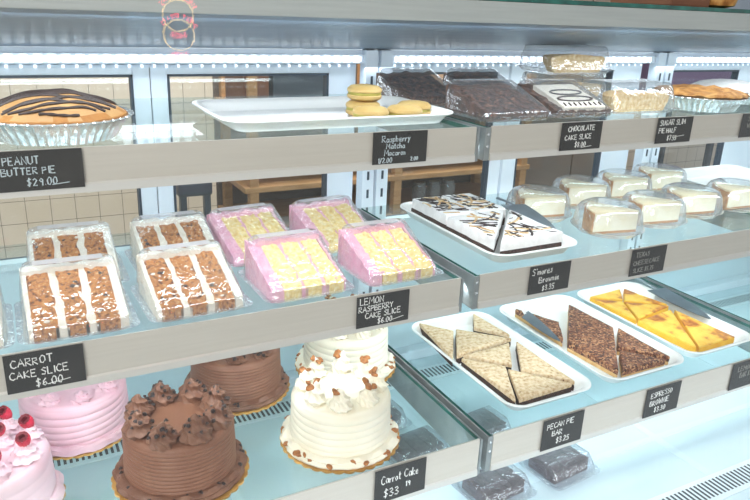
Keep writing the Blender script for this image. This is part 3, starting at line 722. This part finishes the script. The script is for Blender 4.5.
# sugar slim pie halves in low clear boxes
def pie_half(label, blabel, x, y, z, rz):
    def tf(v): return .030 + .034 * min(1, v * 5, (1 - v) * 5)
    clamshell(blabel, (x, y, z), rz, .195, .155, tf, 'clear boxes of half pies', lid_strip=False, rad=.03)
    p = thing('half_pie', label, 'pie', (x - sin(rz) * .03, y + cos(rz) * .03, z + .003), rz, 'half pies in clear boxes')
    bm = BM(); N = 26; rings = []
    for k, (q, zz) in enumerate(((.070, 0), (.082, .020), (.084, .032), (.078, .037))):
        rings.append([(q * cos(pi * i / N), q * sin(pi * i / N), zz + (.0012 * sin(i * 2.1) if k > 1 else 0)) for i in range(N + 1)])
    loft(bm, rings, True, True, closed=True); obj('pie_crust', bm, 'crumb', p)
    bm = BM(); rings = []
    for q in (.077, .06, .04, .015): rings.append([(q * cos(pi * i / N), .002 + q * sin(pi * i / N), .0365 + .006 * (1 - q / .08) + .003 * nz(q * cos(pi * i / N), q * sin(pi * i / N), 2, 90)) for i in range(N + 1)])
    loft(bm, rings, False, True, closed=True); obj('crumb_topping', bm, 'crumb', p)
pie_half('half crumb pie in clear box above SUGAR SLIM card', 'clear box of half crumb pie above the SUGAR SLIM card', .470, .050, L1, -.03)
pie_half('half crumb pie in the lower box of back row stack', 'clear lower box of the back row stack of two', .452, .235, L1, .02)
pie_half('half crumb pie in the topmost box of back row stack', 'clear topmost box of the back row stack of two', .448, .236, L1 + .0655, -.02)

# ------------------------------------------------------------------ pies in foil pans
def foil_pan(parent, Rb, Rt, h):
    bm = BM()
    def mod(rr, z, a, k):
        amp = .018 if 1 <= k <= 4 else .006
        return (rr * (1 + amp * cos(46 * a)), z)
    lathe(bm, [(.01, 0), (Rb, 0), (Rb + (Rt - Rb) * .5, h * .5), (Rt, h - .002), (Rt + .006, h), (Rt + .007, h - .002), (Rt - .001, h - .004), (Rb - .002, .0012), (.01, .0012)], 230, mod, cap0=True, cap1=True)
    obj('foil_pan', bm, 'foil', parent)
PX, PY = -.712, .112
pie = thing('peanut_butter_pie', 'tan pie with dark chocolate drizzle in a foil pan', 'pie', (PX, PY, L1))
foil_pan(pie, .083, .103, .034)
def ptop(x, y):
    q = sqrt(x * x + y * y) / .1
    return .034 + .030 * max(0, 1 - q ** 2.2) + .0022 * nz(x, y, 0, 28)
bm = BM(); rings = []
for q in (.099, .1005, .098, .088, .07, .05, .03, .012):
    rings.append([(q * (1 + .012 * nz(cos(a) * .1, sin(a) * .1, 0, 60)) * cos(a), q * (1 + .012 * nz(cos(a) * .1, sin(a) * .1, 0, 60)) * sin(a), 0) for a in [2 * pi * i / 64 for i in range(64)]])
rings = [[(x, y, (.028 if k == 0 else ptop(x, y))) for x, y, _ in rg] for k, rg in enumerate(rings)]
loft(bm, rings, True, True)
for fc in bm.faces:
    c = fc.calc_center_median()
    if sqrt(c.x ** 2 + c.y ** 2) > .093: fc.material_index = 1
obj('pie_filling', bm, ['pie', 'crust'], pie)
bm = BM()
for k in range(16):
    y0 = -.080 + k * .0102 + rng.uniform(-.004, .004); pts = []
    half = sqrt(max(.0004, .086 ** 2 - y0 * y0)); s = rng.uniform(-.22, .22); ph = rng.uniform(0, 6)
    for i in range(22):
        x = -half + 2 * half * i / 21; y = y0 + s * x + .005 * sin(x * 60 + ph)
        if x * x + y * y < .089 ** 2: pts.append((x, y, ptop(x, y) + .0008))
    if len(pts) > 3: tube(bm, pts, [.0022 + .0014 * abs(sin(i * .5 + ph)) for i in range(len(pts))], 6, flat=.7)
obj('chocolate_drizzle', bm, 'chocsauce', pie)

lp = thing('brown_crust_pie', 'whole pie with bumpy browned crust in a foil pan', 'pie', (.700, .110, L1))
foil_pan(lp, .080, .098, .032)
bm = BM(); rings = []
for q in (.093, .104, .101, .088, .07, .05, .03, .012):
    rings.append([(q * (1 + .02 * sin(24 * a)) * cos(a), q * (1 + .02 * sin(24 * a)) * sin(a), (.030 if q == .093 else .036 + .016 * max(0, 1 - (q / .1) ** 2) + .006 * nz(q * cos(a), q * sin(a), 1, 40) + (.005 if .08 < q < .102 else 0))) for a in [2 * pi * i / 96 for i in range(96)]])
loft(bm, rings, True, True); obj('top_crust', bm, 'crust_top', lp)
wp = thing('white_topped_pie', 'white topped pie at the right edge of upper shelf', 'pie', (.92, .20, L1))
foil_pan(wp, .080, .098, .030)
bm = BM(); lathe(bm, [(.09, .028), (.096, .032), (.07, .046), (.04, .052), (.01, .054)], 48, lambda q, z, a, k: (q, z + .003 * nz(q * cos(a), q * sin(a), 0, 60)), cap0=True, cap1=True); obj('meringue', bm, 'marsh', wp)

# ------------------------------------------------------------------ trays
def tray(label, x0, x1, y0, y1, z, h=.026, group='white serving trays', rim=.012):
    w, d = x1 - x0, y1 - y0; t = thing('serving_tray', label, 'tray', ((x0 + x1) / 2, (y0 + y1) / 2, z), 0, group)
    bm = BM(); R = .045
    def rr(ins, zz): return rrect(w - 2 * ins, d - 2 * ins, max(.012, R - ins), zz, 8)
    loft(bm, [rr(.03, 0), rr(.024, .002), rr(.012, h - .006), rr(.003, h - .003), rr(0, h - .001), rr(.001, h + .0012), rr(.006, h + .0012), rr(rim + .004, h - .006), rr(.028, .0055), rr(.034, .004)], True, True)
    me = obj('tray_dish', bm, 'tray', t); return t
tray('empty-looking white platter holding only a few macarons', -.475, -.035, .035, .30, L1, .021)
tray("white tray of marshmallow brownies on the middle shelf", .052, .290, .004, .425, L2, .026)
tray('white tray of pale espresso speckled triangles', .070, .310, -.078, .365, L3, .026)
tray('white tray of dark pecan bars, middle of three', .348, .608, -.078, .365, L3, .026)
tray('white tray of yellow lemon bars', .628, .880, -.066, .362, L3, .026)
tray('empty white tray in back right of the middle shelf', 1.02, 1.38, .25, .46, L2, .03)

# macarons
def macaron(label, loc, rx=0, ry=0, R=.033):
    c = thing('macaron', label, 'macaron', loc, rng.uniform(0, 6), 'matcha macarons on the platter'); c.rotation_euler.x = rx; c.rotation_euler.y = ry; c.scale.z = 1.25
    bm = BM()
    lathe(bm, [(.002, 0), (R * .8, 0), (R * .97, .003), (R, .0065), (R * .97, .008), (.002, .008)], 32, None, cap0=True, cap1=True); obj('shell', bm, 'mac', c)
    bm = BM(); lathe(bm, [(.002, .0075), (R * .93, .0078), (R * .95, .010), (R * .93, .0125), (.002, .0127)], 32, lambda q, z, a, k: (q * (1 + .03 * nz(cos(a) * .1, sin(a) * .1, z, 120)), z), cap0=True, cap1=True); obj('filling', bm, 'macfill', c)
    bm = BM(); lathe(bm, [(.002, .0122), (R * .97, .0122), (R, .0137), (R * .97, .017), (R * .8, .0205), (R * .4, .0222), (.001, .0225)], 32, None, cap0=True, cap1=True); obj('shell', bm, 'mac', c)
mz = L1 + .0045
macaron('lower macaron of the stack of two', (-.175, .165, mz))
macaron('upper macaron of the stack of two', (-.172, .166, mz + .0285))
macaron('macaron at front left of the group on the platter', (-.198, .088, mz))
macaron('macaron in the middle front of the group on the platter', (-.128, .088, mz))
macaron('macaron nearest the right rim of the platter', (-.080, .135, mz))

# cut bars
def bar(name, label, poly, z, layers, group, seed, extra=None):
    cx = sum(p[0] for p in poly) / len(poly); cy = sum(p[1] for p in poly) / len(poly)
    c = thing(name, label, 'dessert bar', (cx, cy, z), 0, group)
    loc = [(p[0] - cx, p[1] - cy) for p in poly]
    k = 1.015
    loc = [(x * k, y * k) for x, y in loc]
    za = 0
    for nm, hgt, mm, rg in layers:
        bm = BM(); prism(bm, loc, za, za + hgt, .0025, rg, 7, seed); obj(nm, bm, mm, c); za += hgt - .0004
    if extra: extra(c, loc, za)
    return c
BZ = L3 + .0045
ESP = [('brownie_base', .016, 'brownie', .0015), ('pale_topping', .010, 'bar_top', .0012)]
for i, (pl, lb) in enumerate([
    ([(.105, .350), (.161, .279), (.080, .160)], 'leftmost pale speckled triangle at the back of the tray'),
    ([(.173, .283), (.270, .186), (.095, .165)], 'pale speckled triangle in the second place along the left side'),
    ([(.270, .345), (.280, .205), (.222, .273)], 'pale speckled triangle in back right corner of the tray'),
    ([(.110, .158), (.250, .168), (.188, .078)], 'pale speckled triangle in the centre, showing dark cut edge'),
    ([(.272, .165), (.268, -.040), (.192, .048)], 'long pale speckled triangle along the right rim'),
    ([(.098, .148), (.168, .076), (.100, -.045)], 'pale speckled triangle at the front along the left rim'),
    ([(.166, .062), (.255, -.046), (.108, -.050)], 'pale speckled triangle nearest the price rail')]): bar('espresso_brownie', lb, pl, BZ, ESP, 'espresso brownie triangles', i)
PEC = [('shortbread_base', .010, 'shortbread', .001), ('pecan_topping', .015, 'pecan_top', .0025)]
for i, (pl, lb) in enumerate([
    ([(.398, .325), (.452, .215), (.394, .135)], 'dark pecan bar triangle at the back left, beside the server'),
    ([(.557, .290), (.562, .132), (.402, -.040), (.392, .112)], 'largest dark pecan bar, in the middle of its tray'),
    ([(.572, .122), (.566, -.044), (.492, .046)], 'dark pecan bar triangle along the right rim'),
    ([(.480, .028), (.545, -.050), (.410, -.048)], 'dark pecan bar triangle nearest the price rail')]): bar('pecan_bar', lb, pl, BZ, PEC, 'pecan bars', 20 + i)
LEM = [('lemon_curd', .016, 'lemon_side', .0006), ('browned_top', .004, 'lemon_top', .0008)]
for i, (pl, lb) in enumerate([
    ([(.665, .318), (.792, .328), (.737, .264)], 'yellow lemon bar triangle at the very back, heavily browned'),
    ([(.660, .302), (.728, .255), (.668, .150)], 'yellow lemon bar triangle at back along the left rim'),
    ([(.808, .325), (.834, .190), (.742, .261)], 'yellow lemon bar triangle at back along the right side'),
    ([(.732, .250), (.829, .180), (.680, .152)], 'yellow lemon bar triangle in the centre of tray'),
    ([(.668, .142), (.812, .158), (.682, -.030)], 'yellow lemon bar triangle along the left front'),
    ([(.822, .152), (.828, -.030), (.690, -.033)], 'yellow lemon bar triangle at the front right corner')]): bar('lemon_bar', lb, pl, BZ, LEM, 'lemon bars', 40 + i)
SMO = [('brownie_base', .020, 'brownie', .0015), ('marshmallow_layer', .023, 'marsh', .0045)]
def smore_extra(c, loc, z):
    cx = 0; bm = BM(); b2 = BM()
    xs = [p[0] for p in loc]; ys = [p[1] for p in loc]
    def inside(x, y):
        s = None
        for i in range(len(loc)):
            a, b = loc[i], loc[(i + 1) % len(loc)]; q = (b[0] - a[0]) * (y - a[1]) - (b[1] - a[1]) * (x - a[0])
            if s is None: s = q > 0
            elif (q > 0) != s: return False
        return True
    for k in range(24):
        x, y = rng.uniform(min(xs), max(xs)), rng.uniform(min(ys), max(ys)); a = -.75 + rng.uniform(-.65, .65); cv = rng.uniform(-.05, .05); pts = []
        for i in range(24):
            tt = (i - 12) * .0062; b = a + cv * i
            px, py = x + cos(b) * tt + .0015 * sin(i * .7 + k), y + sin(b) * tt + .0015 * cos(i * .6 + k)
            if inside(px * 1.06, py * 1.06): pts.append((px, py, z + .0004))
            elif len(pts) > 2: break
            else: pts = []
        if len(pts) > 2: tube(b2 if k % 4 == 3 else bm, pts, .0015 + .0009 * (k % 3) if k % 4 != 3 else .0036, 5, flat=.5)
    if len(bm.verts): obj('chocolate_drizzle', bm, 'chocsauce', c)
    if len(b2.verts): obj('toasted_streak', b2, 'toast', c)
SZ = L2 + .0045
for i, (pl, lb) in enumerate([
    ([(.082, .236), (.082, .384), (.160, .384), (.160, .236)], 'drizzled marshmallow brownie at the back left of tray'),
    ([(.080, .052), (.080, .226), (.238, .226)], 'drizzled marshmallow brownie along the left side of tray'),
    ([(.168, .236), (.168, .384), (.250, .384), (.250, .236)], 'drizzled marshmallow brownie at back right, beside the steel server'),
    ([(.089, .040), (.252, .040), (.252, .222)], 'drizzled marshmallow brownie nearest the price rail')]): bar('marshmallow_brownie', lb, pl, SZ, SMO, 'marshmallow brownies', 60 + i, smore_extra)

# cake servers
def server(label, pts, z0, z1, thick=.0015, handle=None):
    c = thing('cake_server', label, 'cake server', (0, 0, 0), 0, 'metal cake servers')
    bm = BM(); (ax_, ay), (bx, by), (tx, ty) = pts     # two wide corners, tip
    n = 8; rings = []
    L = []
    for i in range(n + 1):
        t = i / n; s = sin(pi * (.5 + t * .5)) ** .6
        mx, my = (ax_ + bx) / 2, (ay + by) / 2
        px, py = mx + (tx - mx) * t, my + (ty - my) * t; hx, hy = (bx - ax_) / 2 * max(s, .12), (by - ay) / 2 * max(s, .12); zz = z1 + (z0 - z1) * t
        L.append([(px - hx, py - hy, zz), (px + hx, py + hy, zz), (px + hx, py + hy, zz + thick), (px - hx, py - hy, zz + thick)])
    loft(bm, L, True, True); obj('blade', bm, 'server', c, False)
    if handle:
        bm = BM(); mx, my = (ax_ + bx) / 2, (ay + by) / 2
        tube(bm, [(mx, my, z1 + .001), ((mx + handle[0]) / 2, (my + handle[1]) / 2, z1 + handle[2] * .6 + .002), (handle[0], handle[1], z1 + handle[2])], [.004, .005, .006], 8, flat=.5); obj('handle', bm, 'tray' if handle[3] else 'server', c)
    return c
server('steel cake server lying over the back right of marshmallow tray', [(.258, .262), (.318, .245), (.266, .075)], L2 + .036, L2 + .046, handle=(.300, .33, -.004, 0))
server('steel cake server beside the dark pecan bars', [(.366, .262), (.408, .288), (.368, .118)], L3 + .033, L3 + .036, handle=(.392, .298, .008, 1))
server('steel cake server on the right rim of lemon bar tray', [(.840, .268), (.908, .262), (.848, .060)], L3 + .031, L3 + .034, handle=(.88, .38, .006, 0))

# cheesecake slices in round domes
def cheesecake(x, y, rz, label, blabel, seed, R=.086):
    c = thing('dome_box', blabel, 'plastic box', (x, y, L2), 0, 'round clear boxes of cheesecake')
    bm = BM(); lathe(bm, [(.001, .001), (R * .82, .001), (R * .9, .012), (R, .013)], 48, lambda q, z, a, k: (q * (1 + (.012 * cos(30 * a) if k == 2 else 0)), z), cap0=True); obj('box_base', bm, 'plastic_flat', c)
    bm = BM(); lathe(bm, [(R, .014), (R * .95, .015), (R * .93, .030), (R * .88, .052), (R * .80, .062), (R * .66, .068), (R * .3, .070), (.001, .070)], 48, lambda q, z, a, k: (q * (1 + (.008 * cos(30 * a) if 1 <= k <= 3 else 0)), z), cap1=True); obj('dome_lid', bm, 'plastic_flat', c)
    s = thing('cheesecake_slice', label, 'cake slice', (x + cos(rz) * .004, y + sin(rz) * .004, L2 + .003), rz, 'cheesecake slices in domes')
    ang = .47; Rw = .124; tipx = .063
    def wed(R_, x0, z):   # outline seen from above: tip to the right, arc to the left
        return [(tipx - x0, 0, z)] + [(tipx - R_ * cos(a), R_ * sin(a), z) for a in [ang - 2 * ang * i / 10 for i in range(11)]]
    def scale(pts, k): return [(p[0] * k, p[1] * k, p[2]) for p in pts]
    bm = BM(); loft(bm, [wed(Rw - .004, .0, .006), wed(Rw - .004, 0, .030), wed(Rw - .005, 0, .049)], True, True); obj('filling', bm, 'cheese', s, False)
    bm = BM(); loft(bm, [wed(Rw - .0045, .0, .0492), scale(wed(Rw - .0045, 0, .053), .985), scale(wed(Rw - .0045, 0, .0545), .8)], True, True); obj('browned_top', bm, 'cheese_top', s)
    bm = BM(); loft(bm, [wed(Rw, -.0, 0), wed(Rw, 0, .0058)], True, True)
    arcO = [(tipx - Rw * cos(a), Rw * sin(a)) for a in [ang - 2 * ang * i / 10 for i in range(11)]]; arcI = [(tipx - (Rw - .0038) * cos(a), (Rw - .0038) * sin(a)) for a in [-ang + 2 * ang * i / 10 for i in range(11)]]
    pl = arcO + arcI
    loft(bm, [[(a, b, .0059) for a, b in pl], [(a, b, .050 + .003 * nz(a, b, seed, 90)) for a, b in pl]], True, True); obj('graham_crust', bm, 'graham', s, False)
for i, (x, y, rz, wh) in enumerate([(.395, .285, -.6, 'beside the marshmallow brownie tray'), (.472, .122, -.65, 'at front, above the faint lettered card'), (.642, .140, -.6, 'second from left along the front'), (.812, .165, -.6, 'third from left along the front'), (.990, .160, -.55, 'at front, cut by the right frame edge'),
                                   (.585, .335, -.6, 'at left of the back row, behind the front one'), (.765, .355, -.6, 'in the middle of the back row'), (.945, .385, -.55, 'in back row, nearest the empty white tray')]):
    cheesecake(x, y, rz, 'cream cheesecake slice ' + wh, 'clear dome box ' + wh, i)

# wrapped brownies on the deck
def wrapped(x, y, rz, label, blabel, seed):
    clamshell(blabel, (x, y, DK + .0012), rz, .135, .115, lambda v: .020 + .026 * min(1, v * 4, (1 - v) * 4), 'clear packs on the deck', 'wrap', lid_strip=False, flange=.014)
    c = thing('brownie_pack', label, 'brownies', (x - sin(rz) * .022, y + cos(rz) * .022, DK + .004), rz, 'packed brownies on the deck')
    for k in (-1, 0, 1):
        bm = BM(); hblock(bm, k * .036 - .0165, k * .036 + .0165, 0, .078, 8, 14, lambda px, py: .030 + .004 * nz(px, py, seed, 90), 0); obj('brownie_block', bm, 'brownie_wrapped', c)
wrapped(.052, -.130, .1, 'packed dark brownies on the deck, under the gap between rails', 'clear pack on deck under the gap between the rails', 1)
wrapped(.232, -.130, .1, 'packed dark brownies on the deck, below the PECAN card', 'clear pack on deck below the PECAN card', 2)
wrapped(-.035, .050, .1, 'packed dark brownies seen through glass beside the white cake', 'clear pack seen through glass beside the white cake', 3)
wrapped(.150, .060, .1, 'packed dark brownies seen through glass under the speckled triangles', 'clear pack seen through glass under the speckled triangles', 4)
wrapped(-.060, .200, .1, 'packed dark brownies deepest on the deck, left of the gap', 'clear pack deepest on the deck, left of the gap', 5)

# ------------------------------------------------------------------ on top of the case
TZ = L1 + .2245
bm = BM(); box(bm, .455, .572, .03, .20, 0, .07, .004); o = obj('kraft_box', bm, 'kraft', None, False, loc=(0, 0, TZ)); tag(o, 'brown kraft box standing on the glass top of the case', 'box')
bm = BM(); lathe(bm, [(.02, 0), (.042, .006), (.046, .02), (.036, .036), (.016, .045), (.001, .046)], 32, lambda q, z, a, k: (q * (1 + .08 * nz(cos(a) * .05, sin(a) * .05, z, 60)), z), cap0=True, cap1=True)
o = obj('bread_roll', bm, 'crust_top', None, True, loc=(.628, .065, TZ)); tag(o, 'brown bread roll on the glass top of the case', 'bread')

# ------------------------------------------------------------------ kitchen behind the case
rack = thing('wooden_rack', 'light wooden shelving rack behind the case', 'shelving', (0, 1.4, 0))
for x in (.0, .615, 1.27):
    for y in (0, .34):
        bm = BM(); box(bm, x, x + .035, y, y + .035, 0, L1 + .02, .003); obj('post', bm, 'wood', rack, False)
for z in (.15, L1 - .62, L1 - .455, L1 - .17):
    bm = BM(); box(bm, -.02, 1.32, -.002, .38, z - .022, z, .003); obj('shelf_board', bm, 'wood', rack, False)
bm = BM(); box(bm, -.02, 1.32, .38, .39, .1, L1 + .02); obj('backing_panel', bm, 'grayback', rack, False)
for i, (x, lb) in enumerate(((.80, 'glass jar on the wooden rack, left one'), (.875, 'glass jar on the wooden rack, middle one'), (.95, 'glass jar on the wooden rack, right one'))):
    bm = BM(); lathe(bm, [(.001, 0), (.03, 0), (.033, .01), (.033, .075), (.027, .085), (.027, .1)], 24, None, cap0=True, cap1=True)
    tag(obj('glass_jar', bm, 'jar', None, True, loc=(x, 1.5, L1 - .62)), lb, 'jar', 'glass jars on the wooden rack')
for nm, mm, b, z, lb in (('peach_carton', 'peach', (.70, .86, .02, .25), L1 - .17, 'peach coloured carton on top of wooden rack'), ('dark_carton', 'darkbox', (.10, .40, .02, .25), L1 - .17, 'dark grey carton on top of wooden rack'), ('blue_bin', 'bluebin', (.92, 1.18, .02, .25), L1 - .17, 'blue bin on top of wooden rack'),
                         ('brown_carton', 'kraft', (-.01, .085, .02, .25), L1 - .17, 'brown carton at left end of wooden rack top')):
    bm = BM(); box(bm, b[0], b[1], b[2], b[3], 0, .16, .004); tag(obj(nm, bm, mm, None, False, loc=(0, 1.4, z)), lb, 'box')
tray_ = thing('dark_mixer', 'dark kitchen appliance standing on floor left of wooden rack', 'appliance', (-.14, 1.5, 0))
bm = BM(); box(bm, -.10, .03, 0, .25, 0, L1 - .62, .01); obj('stand', bm, 'darkbox', tray_, False)
bm = BM(); box(bm, -.09, -.065, .02, .05, L1 - .62, L1 - .46, .003); box(bm, .0, .025, .02, .05, L1 - .62, L1 - .46, .003); obj('upright_bar', bm, 'darkbox', tray_, False)
bm = BM(); box(bm, -.10, .03, 0, .22, L1 - .50, L1 - .44, .015); obj('head', bm, 'darkbox', tray_, False)
dc = thing('tall_cabinet', 'tall grey brown cabinet behind the cheesecakes', 'cabinet', (1.75, 1.6, 0))
bm = BM(); box(bm, -.35, .35, 0, .5, 0, 1.5, .006); obj('cabinet_body', bm, 'grayback', dc, False)
for x in (-.345, .005):
    bm = BM(); box(bm, x, x + .34, -.02, -.001, .06, 1.49, .003); obj('cabinet_door', bm, 'grayback', dc, False)
pb = thing('purple_crate', 'purple crate stacked on a stool behind right side of case', 'crate', (2.6, 1.6, 0))
bm = BM(); box(bm, -.3, .3, 0, .4, .9, 1.25, .01); obj('crate_body', bm, 'purple', pb, False)
bm = BM()
for x in (-.28, .25):
    for y in (.02, .35): box(bm, x, x + .03, y, y + .03, 0, .9)
obj('crate_stand', bm, 'darkbox', pb, False)

# ------------------------------------------------------------------ neon sign above the shop floor, seen mirrored in the front glass
nrm = Vector((0, -ax.z, ax.y)).normalized()
dd = (f + r2 * ((178 - 375) / 697.689) - u2 * ((15.5 - 250) / 697.689)).normalized()
hit = CAMP + dd * ((top - CAMP).dot(nrm) / dd.dot(nrm))
rd = dd - 2 * dd.dot(nrm) * nrm
ctr = hit + rd * 1.6
xr = (r2 - 2 * r2.dot(nrm) * nrm).normalized(); yu = (u2 - 2 * u2.dot(nrm) * nrm).normalized()
yu = (yu - yu.dot(rd) * rd).normalized(); xr = yu.cross(rd).normalized() * (1 if yu.cross(rd).dot(xr) > 0 else -1)
sgn = thing('neon_sign', 'hanging neon sign, yellow ring with red lettering, mirrored in glass', 'sign', ctr)
RR = 13.6 / 697.7 * (1.6 + (hit - CAMP).length)
def P3(a, b): return xr * a + yu * b
bm = BM(); ringp = [P3(RR * cos(2 * pi * i / 48), RR * sin(2 * pi * i / 48)) for i in range(49)]; tube(bm, ringp, RR * .055, 6); obj('ring_tube', bm, 'neon_yellow', sgn)
def arc_text(s, rad, h, a_mid, flip):
    bm = BM(); tw = text_width(s, h); x = 0
    for ch in s:
        if ch == ' ': x += .45 * h; continue
        for st in G[ch]:
            pts = []
            for px, pz in st:
                a = a_mid + (tw / 2 - (x + px * h)) / rad * (1 if not flip else -1); q = rad + pz * h if not flip else rad - pz * h
                pts.append(P3(-q * cos(a), q * sin(a)))
            tube(bm, pts, RR * .05, 5)
        x += (max(p[0] for st in G[ch] for p in st) + .2) * h
    return bm
obj('red_lettering', arc_text('SWEET TREATS', RR * 1.12, RR * .26, pi / 2, False), 'neon_red', sgn)
obj('red_lettering', arc_text('BAKED', RR * 1.45, RR * .30, -pi / 2, True), 'neon_red', sgn)
bm = BM(); tube(bm, [P3(0, RR * 1.4), P3(0, RR * 1.4) + Vector((0, 0, 2.9 - ctr.z - (P3(0, RR * 1.4)).z))], .0015, 5); obj('hanging_wire', bm, 'steel', sgn)
